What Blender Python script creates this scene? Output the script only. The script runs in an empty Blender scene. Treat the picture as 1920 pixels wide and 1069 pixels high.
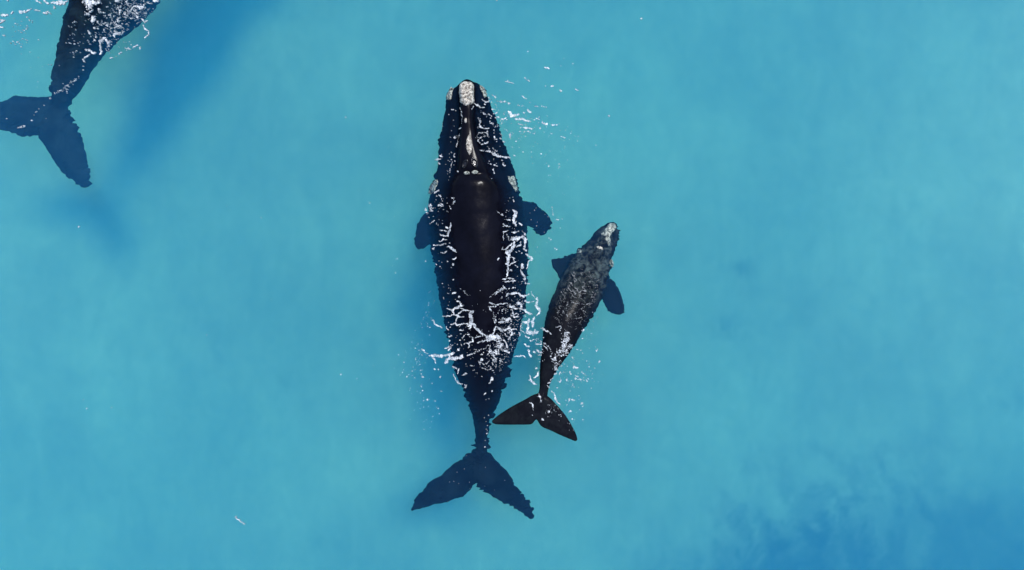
import bpy, bmesh, math
import numpy as np
from mathutils import Vector
from mathutils.bvhtree import BVHTree

SC = bpy.context.scene
COL = SC.collection

# ------------------------------------------------------------------ camera, sky, sun, exposure
FRAME_W = 35.4                     # metres of sea surface across the picture
S = FRAME_W / 1920.0               # metres per photo pixel at the surface
HC = 31.0                          # drone height above the sea
cam_d = bpy.data.cameras.new('camera')
cam = bpy.data.objects.new('camera', cam_d)
COL.objects.link(cam)
cam.location = (0, 0, HC)
cam.rotation_euler = (0, 0, 0)
cam_d.sensor_width = 36
cam_d.lens = 36 * HC / FRAME_W
cam_d.clip_end = 2000
SC.camera = cam

SUN_ZEN, SUN_AZ = math.radians(22), math.radians(34)      # azimuth from the top of the picture towards its right
sun_dir = Vector((math.sin(SUN_ZEN) * math.sin(SUN_AZ), math.sin(SUN_ZEN) * math.cos(SUN_AZ), math.cos(SUN_ZEN)))
world = bpy.data.worlds.new('World')
SC.world = world
world.use_nodes = True
wn = world.node_tree
sky = wn.nodes.new('ShaderNodeTexSky')
sky.sky_type = 'NISHITA'
sky.sun_disc = False
sky.sun_elevation = math.pi / 2 - SUN_ZEN
sky.sun_rotation = SUN_AZ
bg = wn.nodes['Background']
bg.inputs['Strength'].default_value = 0.15
wn.links.new(sky.outputs[0], bg.inputs['Color'])
sl = bpy.data.lights.new('sun', 'SUN')
sl.energy = 2.9
sl.angle = math.radians(12.0)            # widened beyond the real disc to soften the shadows under water
sl.color = (1.0, 0.98, 0.95)
sun = bpy.data.objects.new('sun', sl)
COL.objects.link(sun)
sun.rotation_euler = sun_dir.to_track_quat('Z', 'Y').to_euler()
sun.location = sun_dir * 60

SC.view_settings.view_transform = 'Standard'
SC.view_settings.look = 'None'
SC.view_settings.exposure = 0.54
SC.view_settings.gamma = 1.0
SC.view_settings.use_curve_mapping = False
SC.cycles.volume_bounces = 2
SC.cycles.max_bounces = 4
SC.cycles.use_denoising = True
SC.cycles.adaptive_threshold = 0.015

# ------------------------------------------------------------------ helpers
rng = np.random.default_rng(7)


def P(px, py, z=0.0):
    """A point of the photo's pixel grid brought to height z, in metres."""
    k = S * (HC - z) / HC
    return ((px - 960.0) * k, (534.5 - py) * k, z)


def _hash(ix, iy, seed):
    h = (ix.astype(np.int64) * 374761393 + iy.astype(np.int64) * 668265263 + seed * 1274126177) & 0xFFFFFFFF
    h = ((h ^ (h >> 13)) * 1274126177) & 0xFFFFFFFF
    return (h ^ (h >> 16)) & 0xFFFFFFFF


def perlin(x, y, seed=0):
    x = np.asarray(x, float); y = np.asarray(y, float)
    ix, iy = np.floor(x), np.floor(y)
    fx, fy = x - ix, y - iy
    ux, uy = fx * fx * fx * (fx * (fx * 6 - 15) + 10), fy * fy * fy * (fy * (fy * 6 - 15) + 10)

    def g(dx, dy):
        a = _hash(ix + dx, iy + dy, seed) * (2 * math.pi / 4294967296.0)
        return np.cos(a) * (fx - dx) + np.sin(a) * (fy - dy)
    a = g(0, 0) * (1 - ux) + g(1, 0) * ux
    b = g(0, 1) * (1 - ux) + g(1, 1) * ux
    return (a * (1 - uy) + b * uy) * 1.5


def fbm(x, y, seed=0, octaves=4, gain=0.5):
    t, a, f = 0.0, 1.0, 1.0
    for o in range(octaves):
        t = t + a * perlin(x * f + 17.3 * o, y * f - 9.1 * o, seed + o)
        a *= gain
        f *= 2.03
    return t


def sstep(a, b, x):
    t = np.clip((np.asarray(x, float) - a) / (b - a), 0, 1)
    return t * t * (3 - 2 * t)


def smooth_table(t, ys, ts, win=0):
    """Monotone cubic interpolation of a table."""
    ts = np.asarray(ts, float); ys = np.asarray(ys, float)
    h = np.diff(ts); d = np.diff(ys) / h
    m = np.zeros_like(ys)
    m[1:-1] = np.where(d[1:] * d[:-1] > 0, 2 * d[1:] * d[:-1] / np.where(np.abs(d[1:] + d[:-1]) < 1e-12, 1, d[1:] + d[:-1]), 0)
    m[0], m[-1] = d[0], d[-1]
    i = np.clip(np.searchsorted(ts, t) - 1, 0, len(h) - 1)
    u = (t - ts[i]) / h[i]
    return ((2 * u**3 - 3 * u**2 + 1) * ys[i] + (u**3 - 2 * u**2 + u) * h[i] * m[i]
            + (-2 * u**3 + 3 * u**2) * ys[i + 1] + (u**3 - u**2) * h[i] * m[i + 1])


def mesh_from(name, verts, faces, smooth=True):
    me = bpy.data.meshes.new(name)
    me.from_pydata([tuple(v) for v in verts], [], faces)
    me.validate()
    me.update()
    if smooth:
        me.polygons.foreach_set('use_smooth', np.ones(len(me.polygons), bool))
    return me


def link(name, me, mat, parent=None):
    o = bpy.data.objects.new(name, me)
    COL.objects.link(o)
    me.materials.clear()
    me.materials.append(mat)
    if parent is not None:
        o.parent = parent
        o.matrix_parent_inverse = parent.matrix_world.inverted()
    return o


def tag(o, label=None, cat=None, group=None, kind=None):
    for k, v in (('label', label), ('category', cat), ('group', group), ('kind', kind)):
        if v:
            o[k] = v
    return o


# ------------------------------------------------------------------ materials
def new_mat(name):
    m = bpy.data.materials.new(name)
    m.use_nodes = True
    nt = m.node_tree
    return m, nt, nt.nodes['Principled BSDF'], nt.nodes['Material Output']


def nd(nt, typ, **kw):
    n = nt.nodes.new(typ)
    for k, v in kw.items():
        if k in ('inp',):
            for kk, vv in v.items():
                n.inputs[kk].default_value = vv
        else:
            setattr(n, k, v)
    return n


def ramp(nt, fac, stops):
    r = nt.nodes.new('ShaderNodeValToRGB')
    el = r.color_ramp.elements
    while len(el) > 1:
        el.remove(el[-1])
    el[0].position, el[0].color = stops[0][0], stops[0][1]
    for p, c in stops[1:]:
        e = el.new(p)
        e.color = c
    nt.links.new(fac, r.inputs[0])
    return r.outputs[0]


def c3(r, g, b):
    return (r, g, b, 1.0)


def skin_material(name, dark, light, scale=1.0, mottle=None, shine=0.10, gate=None, zgate=None, mscale=4.5):
    m, nt, b, out = new_mat(name)
    L = nt.links.new
    geo = nd(nt, 'ShaderNodeNewGeometry')
    n1 = nd(nt, 'ShaderNodeTexNoise', inp={'Scale': 1.3 * scale, 'Detail': 6.0, 'Roughness': 0.6})
    L(geo.outputs['Position'], n1.inputs['Vector'])
    col = ramp(nt, n1.outputs['Fac'], [(0.35, dark), (0.7, light)])
    if mottle:
        n3 = nd(nt, 'ShaderNodeTexNoise', inp={'Scale': mscale, 'Detail': 7.0, 'Roughness': 0.7, 'Distortion': 0.6})
        L(geo.outputs['Position'], n3.inputs['Vector'])
        f = ramp(nt, n3.outputs['Fac'], [(0.44, c3(0, 0, 0)), (0.72, c3(1, 1, 1))])
        mx = nd(nt, 'ShaderNodeMix', data_type='RGBA')
        # pale mottling on some stretches; on flukes it paints in the water's uneven tint
        sy = nd(nt, 'ShaderNodeSeparateXYZ')
        L(geo.outputs['Position'], sy.inputs[0])
        for ax, g in (('Y', gate), ('Z', zgate)):
            if g is None:
                continue
            my = nd(nt, 'ShaderNodeMapRange', interpolation_type='SMOOTHSTEP', inp={'From Min': g[0], 'From Max': g[1], 'To Min': g[2], 'To Max': g[3]})
            L(sy.outputs[ax], my.inputs['Value'])
            mu = nd(nt, 'ShaderNodeMath', operation='MULTIPLY')
            L(f, mu.inputs[0]); L(my.outputs[0], mu.inputs[1])
            f = mu.outputs[0]
        L(f, mx.inputs['Factor']); L(col, mx.inputs['A']); mx.inputs['B'].default_value = mottle
        col = mx.outputs['Result']
    L(col, b.inputs['Base Color'])
    # a wet back above the waterline shines, skin inside the water does not
    sep = nd(nt, 'ShaderNodeSeparateXYZ')
    L(geo.outputs['Position'], sep.inputs[0])
    mr = nd(nt, 'ShaderNodeMapRange', interpolation_type='SMOOTHSTEP', inp={'From Min': -0.04, 'From Max': 0.03, 'To Min': 0.0, 'To Max': shine})
    ne = nd(nt, 'ShaderNodeTexNoise', inp={'Scale': 2.6, 'Detail': 5.0, 'Roughness': 0.6})
    L(geo.outputs['Position'], ne.inputs['Vector'])
    ma = nd(nt, 'ShaderNodeMath', operation='MULTIPLY_ADD', inp={1: 0.22, 2: -0.125})
    L(ne.outputs['Fac'], ma.inputs[0])
    mz = nd(nt, 'ShaderNodeMath', operation='ADD')
    L(sep.outputs['Z'], mz.inputs[0]); L(ma.outputs[0], mz.inputs[1])
    L(mz.outputs[0], mr.inputs['Value'])
    L(mr.outputs[0], b.inputs['Specular IOR Level'])
    n2 = nd(nt, 'ShaderNodeTexNoise', inp={'Scale': 9.0 * scale, 'Detail': 8.0, 'Roughness': 0.65})
    L(geo.outputs['Position'], n2.inputs['Vector'])
    r = nd(nt, 'ShaderNodeMapRange', inp={'From Min': 0.3, 'From Max': 0.7, 'To Min': 0.13, 'To Max': 0.21})
    L(n2.outputs['Fac'], r.inputs['Value'])
    L(r.outputs[0], b.inputs['Roughness'])
    bp = nd(nt, 'ShaderNodeBump', inp={'Strength': 0.12, 'Distance': 0.02})
    L(n2.outputs['Fac'], bp.inputs['Height'])
    L(bp.outputs[0], b.inputs['Normal'])
    return m


def callosity_material(name, lo, hi, pit):
    m, nt, b, out = new_mat(name)
    L = nt.links.new
    geo = nd(nt, 'ShaderNodeNewGeometry')
    v = nd(nt, 'ShaderNodeTexVoronoi', inp={'Scale': 17.0, 'Randomness': 1.0})
    L(geo.outputs['Position'], v.inputs['Vector'])
    n = nd(nt, 'ShaderNodeTexNoise', inp={'Scale': 13.0, 'Detail': 5.0, 'Roughness': 0.8})
    L(geo.outputs['Position'], n.inputs['Vector'])
    col = ramp(nt, n.outputs['Fac'], [(0.42, pit), (0.49, lo), (0.58, hi)])
    f = ramp(nt, v.outputs['Distance'], [(0.05, c3(1, 1, 1)), (0.16, c3(0, 0, 0))])
    mx = nd(nt, 'ShaderNodeMix', data_type='RGBA')
    mx.inputs['B'].default_value = pit
    L(f, mx.inputs['Factor']); L(col, mx.inputs['A'])
    L(mx.outputs['Result'], b.inputs['Base Color'])
    b.inputs['Roughness'].default_value = 0.9
    b.inputs['Specular IOR Level'].default_value = 0.1
    bp = nd(nt, 'ShaderNodeBump', inp={'Strength': 0.8, 'Distance': 0.03})
    L(n.outputs['Fac'], bp.inputs['Height'])
    L(bp.outputs[0], b.inputs['Normal'])
    return m


M_SKIN = skin_material('black_skin', c3(0.0018, 0.0018, 0.0038), c3(0.0036, 0.0040, 0.0085), shine=0.07, mottle=c3(0.006, 0.011, 0.017), gate=(-5.6, -3.6, 1.0, 0.0), mscale=1.6)
M_SKIN2 = skin_material('calf_skin', c3(0.0034, 0.0040, 0.0064), c3(0.0062, 0.0066, 0.0100), 2.2, mottle=c3(0.085, 0.110, 0.108), shine=0.04, gate=(-1.2, 0.9, 0.06, 1.0), zgate=(-0.75, -0.45, 0.0, 1.0))
M_SKIN3 = skin_material('slate_skin', c3(0.0025, 0.003, 0.004), c3(0.005, 0.006, 0.008), 0.9, mottle=c3(0.012, 0.024, 0.030), mscale=1.2)
M_RIM = skin_material('wet_rim', c3(0.004, 0.004, 0.007), c3(0.009, 0.009, 0.013), shine=0.6)
M_CAL = callosity_material('callosity', c3(0.34, 0.31, 0.265), c3(0.62, 0.575, 0.50), c3(0.075, 0.06, 0.05))
M_CALG = callosity_material('pale_callosity', c3(0.22, 0.235, 0.205), c3(0.48, 0.49, 0.43), c3(0.06, 0.065, 0.06))

# ------------------------------------------------------------------ setting: seabed and the water above it
BED_Z = -10.5


def axis(half_in, half_out, step):
    inner = np.arange(-half_in, half_in + step / 2, step)
    o = half_in + (half_out - half_in) * np.linspace(0, 1, 14)[1:] ** 2
    return np.concatenate([-o[::-1], inner, o])


def blob(x, y, px, py, rx, ry, ang=0.0, z=BED_Z):
    """Soft elliptical weight round a photo pixel; ang turns it (degrees, clockwise in the picture)."""
    cx, cy, _ = P(px, py, z)
    k = S * (HC - z) / HC
    a = math.radians(ang)
    dx, dy = (x - cx) / k, -(y - cy) / k
    u, v = (dx * math.cos(a) + dy * math.sin(a)) / rx, (-dx * math.sin(a) + dy * math.cos(a)) / ry
    return np.exp(-(u * u + v * v))


def grid_mesh(name, xs, ys, zf):
    X, Y = np.meshgrid(xs, ys)
    Z = zf(X, Y)
    nx, ny = len(xs), len(ys)
    v = np.stack([X.ravel(), Y.ravel(), Z.ravel()], 1)
    i = np.arange(nx * ny).reshape(ny, nx)
    f = np.stack([i[:-1, :-1], i[:-1, 1:], i[1:, 1:], i[1:, :-1]], -1).reshape(-1, 4)
    me = bpy.data.meshes.new(name)
    me.vertices.add(len(v)); me.vertices.foreach_set('co', v.ravel())
    me.loops.add(f.size); me.loops.foreach_set('vertex_index', f.ravel().astype(np.int32))
    me.polygons.add(len(f))
    me.polygons.foreach_set('loop_start', np.arange(0, f.size, 4, dtype=np.int32))
    me.polygons.foreach_set('use_smooth', np.ones(len(f), bool))
    me.update(calc_edges=True)
    return me, X, Y


def bed_height(x, y):
    return BED_Z + 2.3 * blob(x, y, 1990, 180, 480, 620) + 1.3 * blob(x, y, -80, 600, 330, 560) + 0.35 * fbm(x / 14, y / 14, 3, 3) + 0.05 * fbm(x / 1.7, y / 2.6, 9, 3)  # bed raised towards both sides to brighten the water there


bx, by = axis(28, 420, 0.12), axis(18, 420, 0.12)
bed_me, BX, BY = grid_mesh('seabed', bx, by, bed_height)


def seagrass(x, y):
    """Cover of the dark weed on the sand, 0 to 1: beds with a shape of their own."""
    wx = x + 0.8 * fbm(x / 4, y / 4, 21, 5, 0.6)
    wy = y + 0.8 * fbm(x / 4 + 40, y / 4, 22, 5, 0.6)
    fine = fbm((0.9 * wx + 0.45 * wy) / 1.3, (-0.45 * wx + 0.9 * wy) / 2.2, 31, 5, 0.6)
    w = 1.0 * blob(wx, wy, 1850, 1110, 340, 165, -14)
    w = w + 0.85 * blob(wx, wy, 1480, 1110, 190, 85, -10)
    w = w + 0.5 * blob(wx, wy, 1470, 1010, 250, 120, -20) * np.clip(0.5 + 0.9 * fine, 0, 1.6)
    w = w * (0.95 + 0.3 * fine)
    for (px, py, rx, ry, a) in ((1390, 505, 24, 16, .30), (1358, 618, 36, 24, .34), (1630, 575, 34, 24, .16), (410, 650, 26, 34, .18),
                                (610, 1030, 34, 26, .26), (535, 715, 24, 16, .14), (1870, 750, 40, 26, .22), (280, 745, 18, 26, .13), (500, 840, 60, 40, .06)):
        w = w + 0.8 * a * blob(x, y, px, py, rx, ry) * np.clip(0.55 + 1.4 * fine, 0, 1.8)
    return 1 - np.exp(-1.9 * np.clip(w - 0.02, 0, 3))


far = np.clip((np.hypot(BX / 28, BY / 18) - 1.0) / 1.2, 0, 1)
cover = seagrass(BX, BY) * (1 - far) + far * np.clip(0.15 + 0.5 * fbm(BX / 30, BY / 30, 77, 3), 0, 0.6)
ca = bed_me.color_attributes.new('weed', 'FLOAT_COLOR', 'POINT')
arr = np.ones((cover.size, 4), np.float32)
arr[:, 0] = arr[:, 1] = arr[:, 2] = cover.ravel()
ca.data.foreach_set('color', arr.ravel())

M_BED, nt, b, out = new_mat('sand_and_weed')
L = nt.links.new
geo = nd(nt, 'ShaderNodeNewGeometry')
at = nd(nt, 'ShaderNodeVertexColor', layer_name='weed')
n1 = nd(nt, 'ShaderNodeTexNoise', inp={'Scale': 0.11, 'Detail': 6.0, 'Roughness': 0.6})
L(geo.outputs['Position'], n1.inputs['Vector'])
sand = ramp(nt, n1.outputs['Fac'], [(0.3, c3(0.54, 0.52, 0.43)), (0.7, c3(0.80, 0.77, 0.65))])
n4 = nd(nt, 'ShaderNodeTexNoise', inp={'Scale': 0.45, 'Detail': 6.0, 'Roughness': 0.6, 'Distortion': 0.8})
mp = nd(nt, 'ShaderNodeMapping', inp={'Rotation': (0, 0, math.radians(12)), 'Scale': (1.6, 0.55, 1.0)})
L(geo.outputs['Position'], mp.inputs['Vector'])
L(mp.outputs[0], n4.inputs['Vector'])
drift = ramp(nt, n4.outputs['Fac'], [(0.3, c3(0.82, 0.84, 0.84)), (0.65, c3(1, 1, 1))])
mm = nd(nt, 'ShaderNodeMix', data_type='RGBA', blend_type='MULTIPLY')
mm.inputs['Factor'].default_value = 1.0
L(sand, mm.inputs['A']); L(drift, mm.inputs['B'])
sand = mm.outputs['Result']
n5 = nd(nt, 'ShaderNodeTexNoise', inp={'Scale': 1.5, 'Detail': 5.0, 'Roughness': 0.7, 'Distortion': 0.6})
L(geo.outputs['Position'], n5.inputs['Vector'])
grain = ramp(nt, n5.outputs['Fac'], [(0.3, c3(0.84, 0.84, 0.84)), (0.7, c3(1, 1, 1))])
mg = nd(nt, 'ShaderNodeMix', data_type='RGBA', blend_type='MULTIPLY')
mg.inputs['Factor'].default_value = 1.0
L(sand, mg.inputs['A']); L(grain, mg.inputs['B'])
sand = mg.outputs['Result']
mx = nd(nt, 'ShaderNodeMix', data_type='RGBA')
mx.inputs['B'].default_value = c3(0.085, 0.065, 0.040)
L(at.outputs['Color'], mx.inputs['Factor']); L(sand, mx.inputs['A'])
L(mx.outputs['Result'], b.inputs['Base Color'])
b.inputs['Roughness'].default_value = 0.95
b.inputs['Specular IOR Level'].default_value = 0.0
seabed = link('seabed', bed_me, M_BED)
tag(seabed, 'pale sand seabed with dark weed beds under the turquoise water', kind='structure')


def wave(x, y):
    """Height of the sea surface in metres."""
    return 0.030 * fbm(x / 1.6, y / 1.1, 51, 3) + 0.03 * perlin(x / 7 + 3, y / 5, 55)


# the sea: one closed body of water with a rippled top
wx_, wy_ = axis(27, 400, 0.25), axis(17, 400, 0.25)
wme, WX, WY = grid_mesh('water', wx_, wy_, wave)
bm = bmesh.new()
bm.from_mesh(wme)
edge = [e for e in bm.edges if e.is_boundary]
ret = bmesh.ops.extrude_edge_only(bm, edges=edge)
low = [g for g in ret['geom'] if isinstance(g, bmesh.types.BMVert)]
for v in low:
    v.co.z = BED_Z - 3.0
bottom = [g for g in ret['geom'] if isinstance(g, bmesh.types.BMEdge) and all(v.co.z < BED_Z for v in g.verts)]
bmesh.ops.holes_fill(bm, edges=bottom, sides=0)
bmesh.ops.recalc_face_normals(bm, faces=bm.faces)
bm.to_mesh(wme)
bm.free()
M_WATER, nt, b, out = new_mat('sea_water')
nt.nodes.remove(b)
SCAT = (0.0060, 0.044, 0.100)       # per metre
ABSO = (0.120, 0.041, 0.026)
sk = max(SCAT); ak = max(ABSO)
vs = nd(nt, 'ShaderNodeVolumeScatter', inp={'Color': c3(*[v / sk for v in SCAT]), 'Density': sk, 'Anisotropy': 0.0})
va = nd(nt, 'ShaderNodeVolumeAbsorption', inp={'Color': c3(*[1 - v / ak for v in ABSO]), 'Density': ak})
ad = nd(nt, 'ShaderNodeAddShader')
nt.links.new(vs.outputs[0], ad.inputs[0]); nt.links.new(va.outputs[0], ad.inputs[1])
nt.links.new(ad.outputs[0], out.inputs['Volume'])
water = link('water', wme, M_WATER)
tag(water, 'clear turquoise sea water around the whales', kind='structure')

# ------------------------------------------------------------------ whales
def loft(rings):
    """Closed tube of vertex rings with capped ends."""
    n = len(rings[0])
    verts = [p for r in rings for p in r]
    faces = []
    for i in range(len(rings) - 1):
        for j in range(n):
            a, b_ = i * n + j, i * n + (j + 1) % n
            faces.append((a, b_, b_ + n, a + n))
    faces.append(tuple(range(n - 1, -1, -1)))
    faces.append(tuple((len(rings) - 1) * n + j for j in range(n)))
    return verts, faces


def body_rings(st, n_rings, n_around, top_fn=None, deep=False):
    """st: rows of (px, py, half width px, z of the widest level, z top, z bottom, roundness)."""
    st = np.array(st, float)
    d = np.concatenate([[0], np.cumsum(np.hypot(*np.diff(st[:, :2], axis=0).T))])
    t = np.linspace(0, d[-1], n_rings)
    c = [smooth_table(t, st[:, k], d) for k in range(7)]
    cx, cy = c[0], c[1]
    tx, ty = np.gradient(cx), np.gradient(cy)
    l = np.hypot(tx, ty)
    nx, ny = -ty / l, tx / l
    th = np.linspace(0, 2 * math.pi, n_around, endpoint=False)
    rings = []
    for i in range(n_rings):
        e = c[6][i]
        co, si = np.cos(th), np.sin(th)
        u = np.sign(co) * np.abs(co) ** e                     # -1..1 across
        w = np.sign(si) * np.abs(si) ** e
        z = np.where(w > 0, c[3][i] + (c[4][i] - c[3][i]) * w, c[3][i] + (c[3][i] - c[5][i]) * w)
        if top_fn is not None:
            z = z + np.where(w > 0, top_fn(cx[i], cy[i], u * c[2][i], w), 0)
        ring = []
        for uu, zz in zip(u, z):
            # plan layout at the widest level, so that the outline has its right size at its depth
            k = S * (HC - c[3][i]) / HC
            k0 = k if deep else S * (HC - min(c[4][i], 0.3)) / HC
            X = (cx[i] - 960) * k0 + uu * c[2][i] * nx[i] * k
            Y = (534.5 - cy[i]) * k0 - uu * c[2][i] * ny[i] * k
            ring.append((X, Y, zz))
        rings.append(ring)
    return rings


def resample(pts, n):
    pts = np.array(pts, float)
    d = np.concatenate([[0], np.cumsum(np.hypot(*np.diff(pts[:, :2], axis=0).T))])
    t = np.linspace(0, d[-1], n)
    return np.stack([smooth_table(t, pts[:, k], d) for k in range(pts.shape[1])], 1)


def blade(lead, trail, z0, z1, thick0, thick1, n=46, m=12):
    """A fluke or flipper: foil sections between its leading and trailing edge (photo pixels)."""
    A, B = resample(lead, n), resample(trail, n)
    rings = []
    for i in range(n):
        s = i / (n - 1)
        z = z0 + (z1 - z0) * s
        th = thick0 + (thick1 - thick0) * s ** 0.7
        ring_t, ring_b = [], []
        for j in range(m + 1):
            q = j / m
            p = A[i] * (1 - q) + B[i] * q
            h = th * 0.5 * (2.6 * math.sqrt(max(q, 0)) * (1 - q) ** 0.8 + 0.28 * (1 - abs(2 * q - 1)) + 0.30)
            h = min(h, th * 0.62)
            x, y, _ = P(p[0], p[1], z)
            ring_t.append((x, y, z + h))
            ring_b.append((x, y, z - h))
        rings.append(ring_t + ring_b[::-1])
    return loft(rings)


def whale_body(name, pieces, voxel, mat, ripple=0.1, wave_len=0.30, seed=0, smooth_it=6):
    verts, faces = [], []
    for v, f in pieces:
        o = len(verts)
        verts += v
        faces += [tuple(i + o for i in ff) for ff in f]
    me = mesh_from(name + '_tmp', verts, faces)
    bm = bmesh.new(); bm.from_mesh(me)
    bmesh.ops.recalc_face_normals(bm, faces=bm.faces)
    bm.to_mesh(me); bm.free()
    tmp = bpy.data.objects.new(name + '_tmp', me)
    COL.objects.link(tmp)
    md = tmp.modifiers.new('r', 'REMESH')
    md.mode = 'VOXEL'; md.voxel_size = voxel
    md2 = tmp.modifiers.new('s', 'SMOOTH')
    md2.factor = 0.5; md2.iterations = smooth_it
    dg = bpy.context.evaluated_depsgraph_get()
    dg.update()
    out_me = bpy.data.meshes.new_from_object(tmp.evaluated_get(dg))
    out_me.name = name
    bpy.data.objects.remove(tmp)
    n = len(out_me.vertices)
    co = np.empty(n * 3); out_me.vertices.foreach_get('co', co)
    co = co.reshape(-1, 3)
    calm = co.copy()
    # skin folds, and the ripples' refraction of the submerged outline put into the shape
    x, y, z = co.T
    w = sstep(0.02, 0.7, -z)
    a = 0.55 * ripple * w
    co[:, 0] += a * fbm(x / wave_len, y / wave_len, 101 + seed, 3, 0.6)
    co[:, 1] += a * fbm(x / wave_len + 31, y / wave_len, 131 + seed, 3, 0.6)
    torn = np.clip(0.30 + 1.5 * fbm(x / 0.9, y / 0.9, 161 + seed, 2), 0.05, 1.3)
    a = ripple * w * torn
    fl = wave_len * 0.30
    xr, yr = 0.94 * x + 0.34 * y, -0.34 * x + 0.94 * y          # crests of the small ripples run across, a little aslant
    co[:, 0] += 1.75 * a * fbm(xr / (fl * 2.6), yr / (fl * 0.8), 201 + seed, 2, 0.6)
    co[:, 1] += 0.9 * a * fbm(xr / (fl * 1.5) + 57, yr / fl, 231 + seed, 2, 0.6)
    co[:, 2] += 0.006 * fbm(x / 0.5, y / 0.8, 151 + seed, 3)
    out_me.vertices.foreach_set('co', co.ravel())
    out_me.polygons.foreach_set('use_smooth', np.ones(len(out_me.polygons), bool))
    out_me.update()
    bvh = BVHTree.FromPolygons([tuple(c) for c in co], [tuple(p.vertices) for p in out_me.polygons])
    return out_me, bvh


def root(name, px, py, label):
    e = bpy.data.objects.new(name, None)
    COL.objects.link(e)
    e.location = P(px, py, 0)
    bpy.context.view_layer.update()
    tag(e, label, 'whale')
    return e


def top_of(bvh, x, y):
    h = bvh.ray_cast(Vector((x, y, 5.0)), Vector((0, 0, -1)))
    return h[0].z if h[0] is not None else None


def patch(name, bvh, outline, mat, parent, height=0.06, rough=0.05, step=1.0, seed=0, crust=3.0, zoff=0.0, ragged=0.12):
    """A raised crust of rough skin lying on the whale: outline in photo pixels."""
    ol = np.array(outline, float)
    n = len(ol)
    ang = np.linspace(0, 1, n, endpoint=False)
    tt = np.linspace(0, 1, 90, endpoint=False)
    ext = np.vstack([ol[-2:], ol, ol[:2]])
    ea = np.concatenate([ang[-2:] - 1, ang, ang[:2] + 1])
    bd = np.stack([smooth_table(tt, ext[:, k], ea) for k in range(2)], 1)
    c = bd.mean(0)
    rad = bd - c
    jit = 1 + ragged * fbm(np.cos(tt * 2 * math.pi) * crust + seed * 7.3, np.sin(tt * 2 * math.pi) * crust, 300 + seed, 3, 0.7)
    nr = max(5, int(np.hypot(*rad.T).mean() / step))
    verts, faces = [], []
    zc = 0.0
    for r in range(nr + 1):
        f = r / nr
        for j in range(90):
            p = c + rad[j] * f * jit[j]
            x, y, _ = P(p[0], p[1], zc)
            z = top_of(bvh, x, y)
            if z is None:
                z = verts[-90][2] - 0.15 if len(verts) >= 90 else -0.3
            for _ in range(2):
                x, y, _z = P(p[0], p[1], z)
                z2 = top_of(bvh, x, y)
                z = z2 if z2 is not None else z
            prof = (1 - f ** 6) * height
            bumps = rough * (fbm(np.array(x * 9.0), np.array(y * 9.0), 400 + seed, 3) * 0.7 + 0.3) * (1 - f ** 4)
            verts.append((x, y, z + prof + float(bumps) - (0.05 if r == nr else 0) + zoff))
    for r in range(nr):
        for j in range(90):
            a, b_ = r * 90 + j, r * 90 + (j + 1) % 90
            faces.append((a, b_, b_ + 90, a + 90))
    me = mesh_from(name, verts, faces)
    return link(name, me, mat, parent)


def ellipse(px, py, rx, ry, ang=0.0, n=14):
    a = math.radians(ang)
    out = []
    for i in range(n):
        t = 2 * math.pi * i / n
        u, v = rx * math.cos(t), ry * math.sin(t)
        out.append((px + u * math.cos(a) - v * math.sin(a), py + u * math.sin(a) + v * math.cos(a)))
    return out


# --- the big whale -------------------------------------------------
adult_st = []
for (y, l, r, zw, zt, zb, e) in (
        (151, 868, 884, -0.45, -0.20, -0.8, 1.0), (156, 856, 896, -0.50, -0.18, -1.0, 0.95), (166, 844, 909, -0.55, -0.16, -1.2, 0.90),
        (180, 837, 915, -0.60, -0.16, -1.5, 0.88), (197, 834, 920, -0.65, -0.16, -1.7, 0.88), (218, 829, 928, -0.75, -0.15, -2.0, 0.86),
        (244, 824, 937, -0.85, -0.15, -2.2, 0.85), (269, 820, 944, -0.95, -0.14, -2.4, 0.85), (294, 818, 952, -1.0, -0.13, -2.5, 0.86),
        (319, 814, 962, -1.1, -0.08, -2.7, 0.88), (345, 807, 969, -1.2, 0.06, -2.8, 0.92), (370, 801, 975, -1.35, 0.135, -2.9, 0.96),
        (403, 799, 981, -1.45, 0.205, -3.0, 1.0), (448, 804, 986, -1.5, 0.195, -3.1, 1.0), (491, 811, 987, -1.5, 0.175, -3.1, 1.0),
        (545, 819, 985, -1.45, 0.13, -3.0, 1.0), (590, 827, 980, -1.35, 0.07, -2.85, 1.0), (626, 834, 972, -1.25, 0.01, -2.65, 1.0),
        (651, 838, 965, -1.2, -0.05, -2.5, 1.0), (676, 843, 960, -1.15, -0.09, -2.4, 1.0), (702, 852, 955, -1.1, -0.13, -2.2, 1.0),
        (727, 864, 945, -1.05, -0.17, -2.0, 1.0), (752, 874, 936, -1.0, -0.24, -1.8, 1.0), (777, 881, 925, -0.98, -0.34, -1.6, 1.0),
        (802, 888, 917, -0.98, -0.48, -1.45, 1.0), (825, 890, 914, -0.95, -0.62, -1.28, 1.0), (848, 889, 916, -0.92, -0.72, -1.12, 1.0),
        (868, 893, 911, -0.9, -0.78, -1.02, 1.0)):
    adult_st.append(((l + r) / 2, y, (r - l) / 2, zw, zt, zb, e))

ROS_Y = [140, 152, 165, 197, 226, 250, 270, 300, 318, 326, 338, 360, 400]
ROS_C = [875, 875, 875, 876, 876, 877, 878, 882, 884, 885, 888, 893, 897]
ROS_W = [9, 12, 15, 14, 13, 15, 18, 24, 28, 30, 36, 44, 46]
ROS_H = [.10, .24, .34, .36, .33, .32, .32, .33, .29, .15, .19, .12, 0.0]


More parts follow.
